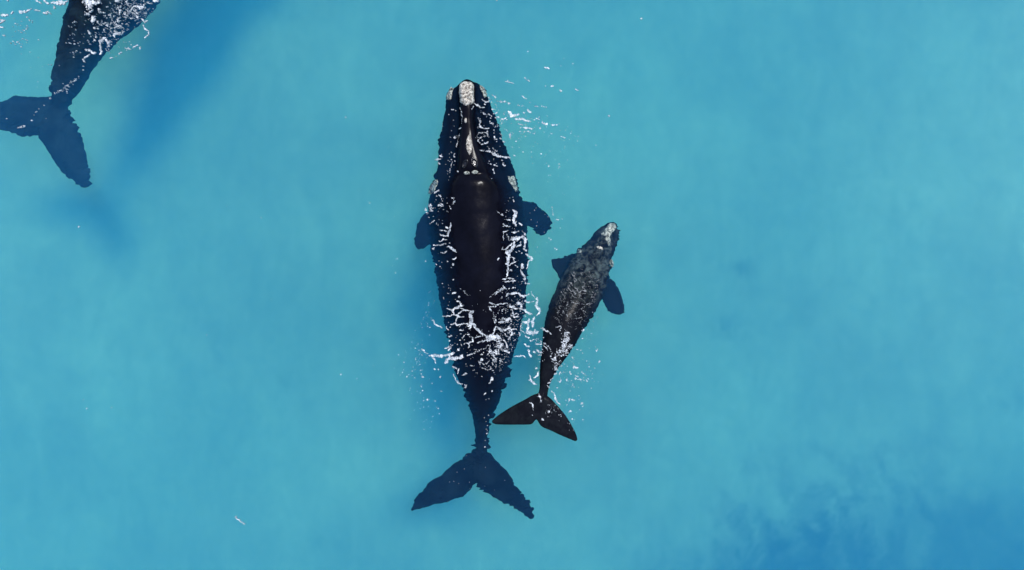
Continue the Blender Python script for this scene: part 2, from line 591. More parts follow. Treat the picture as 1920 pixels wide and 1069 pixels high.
def adult_top(cx, cy, lat, w):
    y = np.array([cy])
    rc = smooth_table(y, ROS_C, ROS_Y)[0] if cy < 400 else 897.0
    if cy >= 400:
        return 0.0 * lat
    rw = smooth_table(y, ROS_W, ROS_Y)[0]
    rh = smooth_table(y, ROS_H, ROS_Y)[0]
    q = (cx - lat - rc) / rw
    ridge = np.exp(-np.abs(q) ** 5.0 * 0.7)
    groove = np.exp(-((np.abs(q) - 1.55) / 0.38) ** 2) * float(sstep(400, 330, cy) * sstep(145, 190, cy))
    lip = np.exp(-((np.abs(q) - 2.35) / 0.5) ** 2) * float(sstep(350, 300, cy) * sstep(160, 200, cy))
    return w * (rh * ridge - 0.10 * groove + 0.04 * lip)


pieces = [loft(body_rings(adult_st, 150, 120, adult_top))]
ctr = [(902, 846), (898, 868), (893, 890)]
pieces.append(blade([(904, 838), (884, 851), (857, 866), (833, 886), (811, 900), (791, 920), (777, 940), (773, 955)],
                    [(897, 903), (889, 907), (881, 918), (868, 929), (852, 937), (837, 941), (813, 947), (794, 953), (776, 959)], -0.86, -1.00, 0.34, 0.12))
pieces.append(blade([(892, 838), (918, 850), (934, 867), (951, 885), (964, 903), (976, 920), (990, 940), (999, 958), (1003, 966)],
                    [(886, 903), (894, 907), (901, 917), (914, 928), (932, 937), (950, 946), (968, 956), (985, 966), (1000, 974)], -0.86, -0.98, 0.34, 0.12))
pieces.append(blade([(850, 380), (812, 392), (795, 402), (785, 418), (778, 434), (776, 452)],
                    [(850, 440), (818, 450), (808, 455), (800, 463), (791, 467), (783, 466)], -1.5, -1.25, 0.55, 0.16))
pieces.append(blade([(925, 372), (970, 376), (1000, 380), (1016, 391), (1028, 405), (1036, 418)],
                    [(925, 412), (968, 416), (985, 421), (997, 430), (1006, 438), (1022, 440)], -1.5, -1.20, 0.55, 0.16))
ad_me, ad_bvh = whale_body('body', pieces, 0.030, M_SKIN, ripple=0.075, wave_len=0.48, seed=0)
ADULT = root('right_whale', 890, 600, 'huge black adult right whale with bare back breaking the surface and white crusted snout')
link('body', ad_me, M_SKIN, ADULT)

# --- the calf --------------------------------------------------------
calf_st = [
    (1152, 417, 5, -.80, -.70, -.92, 1.0), (1149, 424, 13, -.82, -.60, -1.10, .95), (1145, 434, 20, -.84, -.52, -1.25, .95),
    (1138, 448, 24, -.86, -.45, -1.35, .95), (1130, 462, 27, -.86, -.40, -1.40, 1.0), (1122, 475, 31, -.85, -.35, -1.45, 1.0),
    (1114, 489, 36, -.84, -.29, -1.48, 1.0), (1104, 512, 41, -.80, -.18, -1.50, 1.0), (1093, 540, 43, -.74, -.07, -1.45, 1.0),
    (1082, 563, 43, -.68, .01, -1.38, 1.0), (1071, 585, 41, -.60, .07, -1.28, 1.0), (1061, 606, 38, -.52, .12, -1.14, 1.0),
    (1053, 628, 34, -.42, .15, -.95, 1.0), (1045, 651, 28, -.35, .15, -.80, 1.0), (1038, 668, 23, -.28, .14, -.65, 1.0),
    (1031, 685, 18, -.22, .13, -.50, 1.0), (1024, 710, 12, -.12, .12, -.35, 1.0), (1020, 731, 8.5, -.04, .11, -.20, 1.0),
    (1017, 748, 8.5, .00, .09, -.10, 1.0), (1013, 764, 7, .03, .07, -.02, 1.0)]


def calf_top(cx, cy, lat, w):
    f = float(sstep(500, 470, cy) * sstep(415, 428, cy))
    return w * f * (0.13 * np.exp(-np.abs((lat - 2) / 9.0) ** 3) - 0.03 * np.exp(-((np.abs(lat - 2) - 13) / 4) ** 2))


pieces = [loft(body_rings(calf_st, 110, 90, calf_top))]
pieces.append(blade([(1020, 735), (1003, 739), (984, 749), (958, 763), (935, 778), (922, 789)],
                    [(1010, 783), (1004, 788), (996, 796), (980, 797), (955, 797), (930, 796), (923, 793)], .05, .04, 0.15, 0.07))
pieces.append(blade([(1010, 735), (1029, 744), (1042, 757), (1060, 778), (1073, 799), (1081, 816), (1083, 824)],
                    [(1000, 781), (1007, 788), (1014, 799), (1033, 808), (1050, 816), (1064, 822), (1079, 828)], .05, .04, 0.15, 0.07))
pieces.append(blade([(1105, 478), (1076, 476), (1063, 480), (1048, 484), (1033, 488)],
                    [(1090, 540), (1062, 530), (1050, 522), (1043, 512), (1034, 496)], -1.0, -1.0, 0.30, 0.10))
pieces.append(blade([(1125, 512), (1144, 520), (1156, 535), (1164, 552), (1169, 570), (1171, 585)],
                    [(1105, 556), (1126, 555), (1131, 566), (1136, 578), (1146, 588), (1163, 591)], -1.0, -.95, 0.30, 0.10))
cf_me, cf_bvh = whale_body('body', pieces, 0.026, M_SKIN2, ripple=0.055, wave_len=0.34, seed=5, smooth_it=3)
CALF = root('right_whale', 1075, 620, 'small dark grey whale calf beside the adult, its flukes flat at the surface')
link('body', cf_me, M_SKIN2, CALF)

# --- the whale leaving the frame -----------------------------------------
out_st = [
    (508, -560, 20, -1.2, -.7, -1.8, 1.0), (490, -530, 45, -1.3, -.4, -2.2, 1.0), (455, -465, 66, -1.4, -.2, -2.6, 1.0), (400, -360, 88, -1.6, -.05, -3.0, 1.0),
    (345, -255, 96, -1.7, .0, -3.2, 1.0), (290, -150, 95, -1.7, .0, -3.2, 1.0), (234, -55, 76, -1.6, -.06, -3.0, 1.0),
    (205, 2, 66, -1.5, -.12, -2.8, 1.0), (179, 42, 48, -1.45, -.22, -2.6, 1.0), (157, 82, 36, -1.45, -.36, -2.4, 1.0),
    (141, 118, 28, -1.5, -.55, -2.3, 1.0), (130, 146, 26, -1.55, -.80, -2.2, 1.0), (121, 168, 22, -1.6, -1.05, -2.1, 1.0),
    (114, 188, 17, -1.7, -1.35, -2.0, 1.0), (108, 204, 16, -1.75, -1.55, -1.95, 1.0), (100, 222, 10, -1.8, -1.68, -1.90, 1.0)]
pieces = [loft(body_rings(out_st, 130, 100, None, True))]
pieces.append(blade([(108, 188), (128, 206), (140, 228), (151, 252), (160, 282), (165, 312), (168, 335), (167, 350)],
                    [(68, 246), (73, 257), (84, 275), (100, 299), (114, 321), (132, 336), (146, 346), (158, 354)], -1.72, -2.0, 0.36, 0.12))
pieces.append(blade([(118, 196), (95, 181), (64, 181), (32, 180), (0, 192), (-40, 208), (-80, 232)],
                    [(78, 246), (70, 254), (45, 258), (28, 252), (0, 244), (-40, 243), (-78, 240)], -1.78, -2.05, 0.36, 0.12))
pieces.append(blade([(330, -240), (270, -250), (220, -235), (190, -200)], [(300, -180), (255, -185), (225, -175), (200, -180)], -1.8, -1.9, 0.5, 0.16))
pieces.append(blade([(430, -330), (490, -310), (530, -280), (545, -240)], [(400, -270), (450, -260), (490, -245), (525, -238)], -1.8, -1.9, 0.5, 0.16))
ow_me, ow_bvh = whale_body('body', pieces, 0.034, M_SKIN3, ripple=0.075, wave_len=0.52, seed=9)
OUTW = root('right_whale', 190, 60, 'dark adult whale cut off by the frame edge, broad flukes sunk under water')
link('body', ow_me, M_SKIN3, OUTW)

# --- crusts of rough white skin, blowholes -----------------------------------
def cal(bvh, par, outline, mat=M_CAL, height=0.06, rough=0.05, seed=0, name='callosity', **kw):
    return patch(name, bvh, outline, mat, par, height, rough, 1.0, seed, **kw)


cal(ad_bvh, ADULT, [(874, 152), (884, 154), (889, 165), (889, 180), (889, 192), (884, 197), (872, 198), (863, 192), (861, 180), (860, 165), (864, 155)], height=.09, rough=.10, seed=1, ragged=0.06)['label'] = 'large white crusted bonnet on the snout'
cal(ad_bvh, ADULT, [(846, 163), (851, 165), (848, 175), (846, 187), (838, 188), (836, 181), (840, 172)], M_CALG, .05, .06, 2)
cal(ad_bvh, ADULT, [(899, 158), (906, 162), (911, 170), (913, 181), (908, 184), (904, 174), (900, 166)], M_CALG, .05, .06, 3)
cal(ad_bvh, ADULT, ellipse(873, 226, 2.8, 5.4), M_CAL, .05, .04, 4)
cal(ad_bvh, ADULT, [(879, 252), (883, 262), (885.5, 276), (884, 286), (880, 291), (876, 285), (873.5, 274), (875, 262)], M_CAL, .05, .05, 5)
cal(ad_bvh, ADULT, ellipse(875, 324.5, 6.2, 3.8), M_CALG, .06, .02, 6)
cal(ad_bvh, ADULT, ellipse(890.5, 323, 6.6, 4.0, -4), M_CALG, .06, .03, 7)
cal(ad_bvh, ADULT, [(818, 336), (822, 340), (819, 350), (812, 361), (804, 364), (803, 356), (808, 345)], M_CALG, .04, .05, 8)
cal(ad_bvh, ADULT, [(952, 330), (963, 329), (968, 342), (971, 357), (968, 360), (961, 350), (953, 338)], M_CALG, .04, .05, 9)
cal(cf_bvh, CALF, [(1144, 418), (1153, 418), (1156, 428), (1147, 438), (1141, 446), (1131, 442), (1126, 440), (1134, 430)], M_CALG, .03, .05, 10)
cal(cf_bvh, CALF, [(1133, 446), (1142, 443), (1146, 452), (1145, 461), (1141, 462), (1138, 454)], M_CALG, .03, .05, 11)
cal(cf_bvh, CALF, [(1117, 462), (1124, 461), (1131, 466), (1131, 469), (1122, 467)], M_CAL, .05, .03, 12)
cal(cf_bvh, CALF, ellipse(1086, 471, 5, 4), M_CALG, .04, .04, 13)
cal(cf_bvh, CALF, ellipse(1147, 494, 4, 8, -10), M_CALG, .04, .04, 14)


def blowhole(px, py, rx, ry, ang):
    a = math.radians(ang)
    verts, faces, NR, NA = [], [], 10, 36
    for r in range(NR + 1):
        f = r / NR
        for j in range(NA):
            t = 2 * math.pi * j / NA
            u, v = rx * f * math.cos(t), ry * f * math.sin(t)
            x, y, _ = P(px + u * math.cos(a) - v * math.sin(a), py + u * math.sin(a) + v * math.cos(a), 0.15)
            z = top_of(ad_bvh, x, y)
            verts.append((x, y, z + 0.10 * math.exp(-((f - 0.74) / 0.14) ** 2) + 0.012 - 0.05 * (f > 0.97)))
    for r in range(NR):
        for j in range(NA):
            q, w = r * NA + j, r * NA + (j + 1) % NA
            faces.append((q, w, w + NA, q + NA))
    link('blowhole', mesh_from('blowhole', verts, faces), M_RIM, ADULT)


blowhole(890, 305.5, 6.2, 11, -28)
blowhole(872, 308, 5.2, 10, 24)

#FOAM#
# ------------------------------------------------------------------ foam: torn webs of bubbles on water and wet backs, plus modelled glints and reflections
CELL = 0.5                                  # photo pixels per foam cell, about 1 cm
M_FOAM, nt, b, out = new_mat('foam')
L = nt.links.new
geo = nd(nt, 'ShaderNodeNewGeometry')
fn = nd(nt, 'ShaderNodeTexNoise', inp={'Scale': 7.0, 'Detail': 5.0, 'Roughness': 0.7})
L(geo.outputs['Position'], fn.inputs['Vector'])
L(ramp(nt, fn.outputs['Fac'], [(0.34, c3(0.26, 0.29, 0.32)), (0.48, c3(0.45, 0.48, 0.51)), (0.62, c3(0.70, 0.72, 0.74))]), b.inputs['Base Color'])
fa_ = nd(nt, 'ShaderNodeTexNoise', inp={'Scale': 9.0, 'Detail': 8.0, 'Roughness': 0.75})
L(geo.outputs['Position'], fa_.inputs['Vector'])
L(ramp(nt, fa_.outputs['Fac'], [(0.36, c3(0.22, 0.22, 0.22)), (0.56, c3(1, 1, 1))]), b.inputs['Alpha'])
b.inputs['Roughness'].default_value = 0.8
b.inputs['Specular IOR Level'].default_value = 0.2


M_REFL, nt, b, out = new_mat('ripple_reflection')  # grey of the reflections painted onto the calf's back
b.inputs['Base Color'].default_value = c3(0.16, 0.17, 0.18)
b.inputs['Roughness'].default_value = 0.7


class Foam:
    """A sheet of cells in photo pixels that is turned into a thin raised mesh."""

    def __init__(self, x0, y0, x1, y1, seed):
        self.x0, self.y0, self.seed = x0, y0, seed
        self.nx, self.ny = int((x1 - x0) / CELL), int((y1 - y0) / CELL)
        self.m = np.zeros((self.ny, self.nx), bool)
        self.rg = np.random.default_rng(seed)

    def window(self, xa, ya, xb, yb):
        i0, i1 = max(0, int((xa - self.x0) / CELL)), min(self.nx, int((xb - self.x0) / CELL) + 1)
        j0, j1 = max(0, int((ya - self.y0) / CELL)), min(self.ny, int((yb - self.y0) / CELL) + 1)
        if i1 <= i0 or j1 <= j0:
            return None
        X, Y = np.meshgrid(self.x0 + (np.arange(i0, i1) + 0.5) * CELL, self.y0 + (np.arange(j0, j1) + 0.5) * CELL)
        return (slice(j0, j1), slice(i0, i1)), X, Y

    def stroke(self, pts, w, lace=0.0, dots=0.0):
        pts = np.array(pts, float)
        pad = w + 4
        r = self.window(pts[:, 0].min() - pad, pts[:, 1].min() - pad, pts[:, 0].max() + pad, pts[:, 1].max() + pad)
        if r is None:
            return
        sl_, X, Y = r
        s = self.seed * 13
        Xw = X + 1.3 * fbm(X / 5, Y / 5, s + 1, 3)
        Yw = Y + 1.3 * fbm(X / 5, Y / 5, s + 5, 3)
        d = np.full(X.shape, 1e9)
        along = np.full(X.shape, 0.5)
        run, total = 0.0, max(np.hypot(*np.diff(pts, axis=0).T).sum() if len(pts) > 1 else 1.0, 1e-6)
        if len(pts) == 1:
            d = np.hypot(Xw - pts[0, 0], (Yw - pts[0, 1]) * 1.1)
        for a, c in zip(pts[:-1], pts[1:]):
            v = c - a
            t = np.clip(((Xw - a[0]) * v[0] + (Yw - a[1]) * v[1]) / max(v @ v, 1e-9), 0, 1)
            dd = np.hypot(Xw - a[0] - t * v[0], Yw - a[1] - t * v[1])
            ln = math.sqrt(max(v @ v, 1e-9))
            along = np.where(dd < d, (run + t * ln) / total, along)
            d = np.minimum(d, dd)
            run += ln
        wid = 0.5 * w * ((0.95 if w > 3.2 or w < 2.2 else 0.74) + 0.62 * fbm(X / 6, Y / 6, s + 9, 3))
        if len(pts) > 2 and w < 6:
            wid = wid * (0.38 + 0.75 * np.sqrt(np.clip(np.sin(math.pi * along), 0, 1)))
        k = d < np.maximum(wid, 0.25)
        if w > 1.6:
            k &= fbm(X / 3.4, Y / 3.4, s + 61, 3) > -0.42 - 0.5 * (d < 0.18 * w)
        if lace:
            web = np.abs(fbm(Xw / 6.0, Yw / 6.0, s + 21, 3))
            k &= (web < 0.34 - 0.22 * lace * np.clip(d / max(w * 0.5, 0.5), 0, 1)) & (fbm(X / 4.5, Y / 4.5, s + 31, 2) < 0.60 - 0.35 * lace)
        if dots:
            k &= fbm(X / 3.0, Y / 3.0, s + 41, 2) > -0.25 + 0.4 * dots
        self.m[sl_] |= k

    def Z(self, ox, oy, k, rows, scale=1.0):
        """Rows of (points, width[, lace[, dots]]) measured in an enlargement by k whose corner is (ox, oy)."""
        for row in rows:
            pts = [(ox + p[0] / k, oy + p[1] / k) for p in row[0]]
            self.stroke(pts, row[1] / k * scale, *(row[2:] if len(row) > 2 else ()))

    def specks(self, cx, cy, rx, ry, n, smin=0.5, smax=1.3, ang=0.0, stretch=1.5):
        """Scattered flecks in a soft ellipse; ang is the way they are drawn out."""
        for _ in range(int(n * 1.7)):
            a, q = self.rg.uniform(0, 2 * math.pi), math.sqrt(self.rg.uniform(0, 1)) * self.rg.uniform(0.5, 1)
            x, y = cx + rx * q * math.cos(a), cy + ry * q * math.sin(a)
            if float(fbm(np.array(x / 11.0), np.array(y / 11.0), 700 + self.seed, 2)) < self.rg.uniform(-0.35, 0.30):
                continue
            r = 0.85 * (smin + (smax - smin) * self.rg.uniform(0, 1) ** 2.6)
            w = self.window(x - 4, y - 4, x + 4, y + 4)
            if w is None:
                continue
            sl_, X, Y = w
            t = math.radians(ang + self.rg.normal(0, 30))
            st = self.rg.uniform(1, stretch)
            u = (X - x) * math.cos(t) + (Y - y) * math.sin(t)
            v = -(X - x) * math.sin(t) + (Y - y) * math.cos(t)
            self.m[sl_] |= np.hypot(u / st, v) < r

    def web(self, cx, cy, rx, ry, dens, ang=0.0, size=5.0, asp=1.6):
        """Torn lacework in a soft ellipse."""
        R = max(rx, ry) * 1.3
        r = self.window(cx - R, cy - R, cx + R, cy + R)
        if r is None:
            return
        sl_, X, Y = r
        t = math.radians(ang)
        u = (X - cx) * math.cos(t) + (Y - cy) * math.sin(t)
        v = -(X - cx) * math.sin(t) + (Y - cy) * math.cos(t)
        q = np.hypot(u / rx, v / ry)
        s = self.seed * 29 + int(cx) % 97
        uw = u + 2.5 * fbm(u / 9, v / 9, s + 3, 3); vw = v + 2.5 * fbm(u / 9, v / 9, s + 7, 3)
        n = np.abs(fbm(uw / (size * asp), vw / size, s, 3, 0.45))
        thr = dens * np.clip(1 - q ** 2, 0, 1) * (0.4 + 1.4 * np.clip(fbm(u / 11, v / 11, s + 50, 2) + 0.3, 0, 1))
        self.m[sl_] |= (n < thr * 0.16 * (0.6 + 0.9 * np.clip(fbm(X / 4, Y / 4, s + 60, 2) + 0.5, 0, 1.4))) & (fbm(X / 6, Y / 6, s + 70, 3) > -0.05)

    def build(self, bvhs, label, thick=0.022, name='foam', mat=None):
        m = self.m
        j, i = np.nonzero(m)
        if len(i) == 0:
            return None
        W = self.nx + 1
        corner = np.stack([j * W + i, j * W + i + 1, (j + 1) * W + i + 1, (j + 1) * W + i], 1)
        # in the photo y runs down: turn the winding so that tops face up
        top = corner[:, ::-1]
        used, inv = np.unique(top, return_inverse=True)
        inv = inv.reshape(top.shape)
        n = len(used)
        px = self.x0 + (used % W) * CELL
        py = self.y0 + (used // W) * CELL
        px = px + 0.22 * perlin(px * 1.7, py * 1.7, 901); py = py + 0.22 * perlin(px * 1.7, py * 1.7, 902)
        k = S
        x, y = (px - 960) * k, (534.5 - py) * k
        z = wave(x, y)
        for q in range(n):
            for bv in bvhs:
                t = top_of(bv, x[q], y[q])
                if t is not None and t > z[q]:
                    z[q] = t
        kk = (HC - z) / HC
        x, y = x * kk, y * kk
        edge_pad = np.pad(m, 1)
        full = np.ones(n)
        hgt = thick * (0.55 + 0.9 * np.clip(0.5 + fbm(px / 2.6, py / 2.6, 910 + self.seed, 3), 0, 1.4))
        vt = np.stack([x, y, z + 0.006 + hgt], 1)
        vb = np.stack([x, y, z - 0.03], 1)
        verts = np.vstack([vt, vb])
        faces = [inv]
        for dj, di, a, c in ((-1, 0, 3, 2), (1, 0, 1, 0), (0, -1, 0, 3), (0, 1, 2, 1)):
            open_ = ~edge_pad[j + 1 + dj, i + 1 + di]
            e0, e1 = inv[open_, a], inv[open_, c]
            faces.append(np.stack([e1, e0, e0 + n, e1 + n], 1))
        f = np.vstack(faces)
        me = bpy.data.meshes.new(name)
        me.vertices.add(len(verts)); me.vertices.foreach_set('co', verts.ravel())
        me.loops.add(f.size); me.loops.foreach_set('vertex_index', f.ravel().astype(np.int32))
        me.polygons.add(len(f))
        me.polygons.foreach_set('loop_start', np.arange(0, f.size, 4, dtype=np.int32))
        me.update(calc_edges=True)
        o = link(name, me, mat or M_FOAM)
        tag(o, label, 'foam', kind='stuff')
        return o


K = 7.6375
fa = Foam(720, 100, 1060, 1000, 1)          # round the big whale
fa.Z(800, 540, K, [
    ([(430, 190), (470, 195), (495, 245), (530, 240)], 16), ([(300, 295), (370, 320), (420, 285), (530, 245)], 28),
    ([(370, 320), (390, 380), (450, 400), (410, 500)], 24), ([(220, 405), (330, 400), (390, 380)], 18), ([(480, 290), (550, 315), (620, 330), (650, 360)], 18),
    ([(640, 340), (635, 400), (640, 470), (630, 540)], 52), ([(650, 470), (700, 580), (790, 655), (880, 700)], 34), ([(580, 540), (630, 550), (620, 590)], 24),
    ([(440, 385), (480, 340), (550, 320)], 16), ([(440, 410), (500, 415), (540, 410)], 12), ([(345, 525), (410, 505), (440, 530), (490, 515), (460, 560)], 22),
    ([(500, 510), (590, 510)], 16), ([(480, 605), (520, 605)], 24), ([(560, 670), (610, 665)], 18), ([(320, 690), (355, 688)], 16), ([(370, 75), (425, 65)], 18),
    ([(465, 130)], 34), ([(510, 715), (530, 690)], 22), ([(610, 700), (660, 715), (655, 770), (590, 790), (530, 800)], 24), ([(585, 790), (610, 830), (595, 860)], 20),
    ([(720, 785), (800, 760), (880, 745)], 26), ([(700, 705), (780, 690)], 14), ([(890, 720), (950, 700), (1000, 690)], 90), ([(1000, 690), (1050, 770), (1060, 830), (1010, 900), (960, 950)], 64, .35),
    ([(930, 700), (985, 720)], 70), ([(950, 660), (985, 560)], 26), ([(900, 830), (910, 900), (960, 960), (990, 1060)], 44, .45), ([(260, 870), (310, 845), (390, 820)], 18), ([(310, 900), (350, 850)], 16),
    ([(40, 970), (120, 960), (200, 975), (300, 955), (400, 930)], 38), ([(80, 1000), (130, 1040)], 16), ([(280, 1050), (340, 1000), (400, 1010), (500, 985)], 52),
    ([(520, 990), (640, 950), (740, 900), (840, 860)], 16, 0, .8), ([(80, 455), (110, 500), (150, 540), (230, 570)], 22), ([(280, 560), (305, 600)], 18),
    ([(465, 5), (530, 40), (600, 125)], 10, 0, .6), ([(900, 130), (960, 100), (1040, 50), (1120, 10)], 34, .6), ([(1145, 120), (1150, 90), (1220, 80)], 18),
    ([(890, 210), (1000, 240), (1160, 215)], 16), ([(890, 260), (910, 310), (930, 335)], 20), ([(890, 270), (1000, 265)], 16, 0, .3),
    ([(960, 350), (975, 420), (980, 510)], 40, .5), ([(1020, 490), (1100, 490), (1200, 430)], 30), ([(1010, 560), (1070, 605), (1180, 585)], 26),
    ([(1100, 740), (1140, 800), (1150, 860)], 18), ([(1070, 885), (1150, 900), (1190, 940)], 28), ([(780, 945), (800, 950)], 22), ([(780, 1030), (800, 1020)], 22)])
fa.Z(900, 540, K, [
    ([(370, 130), (390, 90), (470, 80), (550, 75), (580, 110), (640, 130)], 26), ([(570, 120), (650, 110), (700, 90)], 16), ([(640, 185), (700, 205), (770, 190)], 22),
    ([(735, 50), (750, 90), (780, 140)], 18), ([(810, 140), (825, 200), (800, 250), (840, 290), (860, 340), (810, 390)], 32), ([(560, 290), (640, 320), (700, 370), (750, 375)], 30),
    ([(530, 215), (580, 230), (600, 270)], 38), ([(470, 270), (510, 290)], 38), ([(700, 440), (695, 520), (680, 600), (690, 650)], 36), ([(610, 480), (660, 490)], 34),
    ([(690, 640), (760, 640), (800, 635)], 62), ([(800, 635), (835, 625)], 20), ([(640, 680), (700, 720)], 24), ([(780, 420), (750, 480), (760, 560)], 38),
    ([(590, 520), (580, 600), (650, 650)], 12), ([(560, 640), (570, 680)], 18), ([(700, 770), (760, 740), (840, 725)], 18, 0, .3), ([(640, 800), (670, 840), (710, 830)], 24),
    ([(690, 880), (710, 940), (730, 990)], 26), ([(800, 880), (860, 920), (890, 930)], 26), ([(800, 805), (880, 805)], 18), ([(480, 980), (560, 970), (630, 975), (660, 1010)], 16),
    ([(440, 430), (380, 480), (270, 495)], 30), ([(250, 570), (310, 610), (390, 590), (450, 560)], 26), ([(400, 545), (450, 600), (520, 590)], 22), ([(410, 740), (440, 690), (470, 620)], 20),
    ([(350, 640), (370, 690), (410, 690)], 14), ([(345, 740), (380, 800), (390, 860)], 18), ([(310, 885), (380, 900), (410, 930)], 30), ([(470, 350), (480, 420), (560, 400)], 22), ([(400, 290), (440, 260)], 20, .4),
    ([(760, 900), (800, 930), (870, 960)], 40, .8)])
fa.Z(900, 420, K, [
    ([(340, 120), (330, 180), (335, 230)], 12), ([(340, 115), (390, 100)], 14), ([(450, 120), (500, 125), (560, 100)], 16), ([(600, 100), (635, 130), (655, 170)], 18),
    ([(390, 150), (400, 200), (440, 230)], 30, .4), ([(440, 220), (500, 215), (560, 190), (620, 180), (650, 230), (650, 270), (630, 320), (630, 370), (670, 380)], 32),
    ([(470, 215), (560, 205)], 62), ([(330, 330), (320, 370), (370, 360), (430, 310), (480, 260)], 24), ([(490, 260), (490, 320), (440, 380), (390, 420)], 38),
    ([(580, 250), (580, 300), (520, 330)], 24), ([(380, 400), (410, 450), (410, 520), (390, 560)], 50), ([(400, 570), (405, 640), (400, 700), (370, 770)], 26),
    ([(410, 600), (460, 560), (520, 540)], 14), ([(650, 430), (700, 460), (740, 500), (690, 540)], 30), ([(690, 540), (690, 590), (665, 640)], 22), ([(600, 570), (610, 620), (600, 640)], 40),
    ([(580, 660), (610, 720), (640, 760), (640, 820)], 26), ([(650, 850), (710, 860)], 26), ([(320, 795), (400, 780), (480, 785)], 20), ([(350, 825), (440, 820), (520, 810)], 20),
    ([(200, 1000), (280, 950), (360, 910)], 34, .5), ([(330, 890), (370, 920)], 20), ([(410, 925), (500, 915)], 14, 0, .5), ([(130, 1045), (200, 1020)], 18, .3), ([(520, 400)], 30), ([(560, 385)], 22), ([(600, 415)], 22),
    ([(440, 470), (490, 490), (480, 530)], 14), ([(510, 590), (540, 620)], 14), ([(430, 650), (460, 670)], 20, .3), ([(270, 490), (260, 520)], 12)])
fa.Z(900, 360, K, [([(470, 250), (520, 290), (490, 350), (480, 420), (520, 490)], 36), ([(250, 285), (330, 330), (380, 360)], 22, 0, .5), ([(330, 490), (400, 490)], 14),
                   ([(560, 450), (600, 470)], 16), ([(310, 440), (350, 470), (430, 500)], 18, .3), ([(370, 400), (420, 400)], 16), ([(480, 110), (485, 140)], 14)])
fa.Z(780, 360, K, [
    ([(500, 450), (490, 540), (460, 580), (460, 640)], 24), ([(340, 605), (400, 630), (460, 630)], 20), ([(360, 550), (440, 565)], 14), ([(430, 500), (460, 520)], 16), ([(335, 715), (390, 680), (440, 690)], 14),
    ([(250, 765), (350, 760), (430, 735)], 20), ([(440, 780), (500, 800), (540, 830), (580, 860)], 28), ([(350, 860), (400, 880), (440, 840)], 18), ([(515, 970), (550, 960), (580, 930)], 22), ([(530, 1040)], 34),
    ([(240, 805)], 36), ([(200, 200), (240, 250), (215, 270)], 46, .2), ([(130, 240), (160, 300)], 26, .3), ([(510, 60), (550, 130), (520, 200)], 34, .5), ([(330, 160), (380, 180)], 18), ([(320, 190), (390, 200)], 14),
    ([(335, 40), (350, 60)], 18), ([(270, 10)], 24), ([(200, 455), (260, 420)], 14, 0, .3), ([(180, 370)], 18), ([(390, 250)], 18)])
fa.Z(770, 620, K, [
    ([(610, 620), (640, 690), (680, 750), (750, 770)], 22), ([(770, 770), (785, 820), (800, 770)], 22), ([(595, 515), (660, 540)], 18), ([(740, 635), (800, 615)], 16), ([(690, 545), (670, 610)], 12),
    ([(1170, 680), (1130, 750)], 26), ([(1070, 895), (1045, 920)], 20), ([(1165, 860)], 24), ([(1125, 970)], 24), ([(1075, 990)], 20), ([(175, 275)], 38), ([(200, 310), (250, 325)], 18), ([(65, 255)], 24),
    ([(160, 350)], 22), ([(345, 550)], 24), ([(400, 555)], 22), ([(175, 660)], 34), ([(270, 695)], 20), ([(425, 665)], 20), ([(310, 755)], 20), ([(180, 855)], 24), ([(190, 1005)], 24), ([(240, 990)], 18), ([(350, 1010)], 24),
    ([(440, 870)], 16), ([(345, 410), (355, 460)], 12), ([(1010, 400), (1000, 450), (1050, 490), (1120, 440)], 16, 0, .5), ([(970, 430), (1000, 520), (1100, 570), (1170, 530)], 12, 0, .7),
    ([(680, 275)], 34), ([(1200, 380), (1190, 480)], 40, .8)])
fa.Z(820, 140, 10.18, [
    ([(690, 530), (750, 580), (830, 625), (900, 620)], 20), ([(860, 480), (920, 520)], 24), ([(940, 530), (1000, 500)], 14), ([(285, 670), (310, 675)], 30), ([(460, 700), (465, 780)], 20, 0, .3), ([(430, 630), (470, 720)], 12, 0, .5),
    ([(690, 610), (660, 660)], 16), ([(355, 680)], 20), ([(470, 800), (460, 960)], 8, 0, .2), ([(830, 700), (880, 740), (930, 760)], 34, .5), ([(780, 830), (820, 860), (810, 960)], 34, .6), ([(820, 1000), (870, 1020)], 34),
    ([(900, 1035), (980, 1030)], 22), ([(1000, 890), (1010, 930)], 20, .3), ([(1140, 950), (1150, 1000)], 30, .4), ([(430, 1040), (450, 1020)], 24)])
fa.Z(800, 240, 6.81, [
    ([(640, 110), (670, 60), (770, 60), (780, 100), (690, 120), (650, 160)], 16, .15), ([(650, 160), (710, 210), (780, 190)], 14, 0, .3), ([(790, 290), (860, 340), (950, 365)], 30), ([(960, 365), (1050, 380)], 22),
    ([(690, 290), (730, 290)], 20, .4), ([(420, 70), (400, 150), (380, 260)], 10, 0, .6), ([(350, 330), (350, 370)], 14), ([(330, 430), (290, 570)], 9, 0, .5), ([(110, 410), (180, 400)], 18), ([(160, 350), (210, 370)], 14),
    ([(150, 440), (170, 460)], 14), ([(95, 820), (150, 800)], 18), ([(160, 850), (180, 880)], 16), ([(390, 555)], 22), ([(860, 110), (890, 150)], 18, 0, .2), ([(360, 130), (385, 110)], 24, .4), ([(850, 530), (860, 570)], 20, .4), ([(960, 440), (990, 490)], 16, 0, .3),
    ([(1110, 350), (1130, 355)], 18), ([(1060, 90), (1075, 140)], 14)])
fa.specks(925, 250, 34, 95, 120, .45, 1.6, 15, 2.8)
fa.specks(838, 285, 18, 90, 34, .4, 1.1, 40, 2)
fa.specks(826, 395, 30, 55, 36, .4, 1.1, 30, 1.8)
fa.specks(960, 400, 22, 40, 30, .4, 1.1)
fa.specks(838, 520, 24, 110, 34, .45, 1.2, 20, 2)
fa.specks(960, 560, 28, 120, 55, .4, 1.1, 10, 2.2)
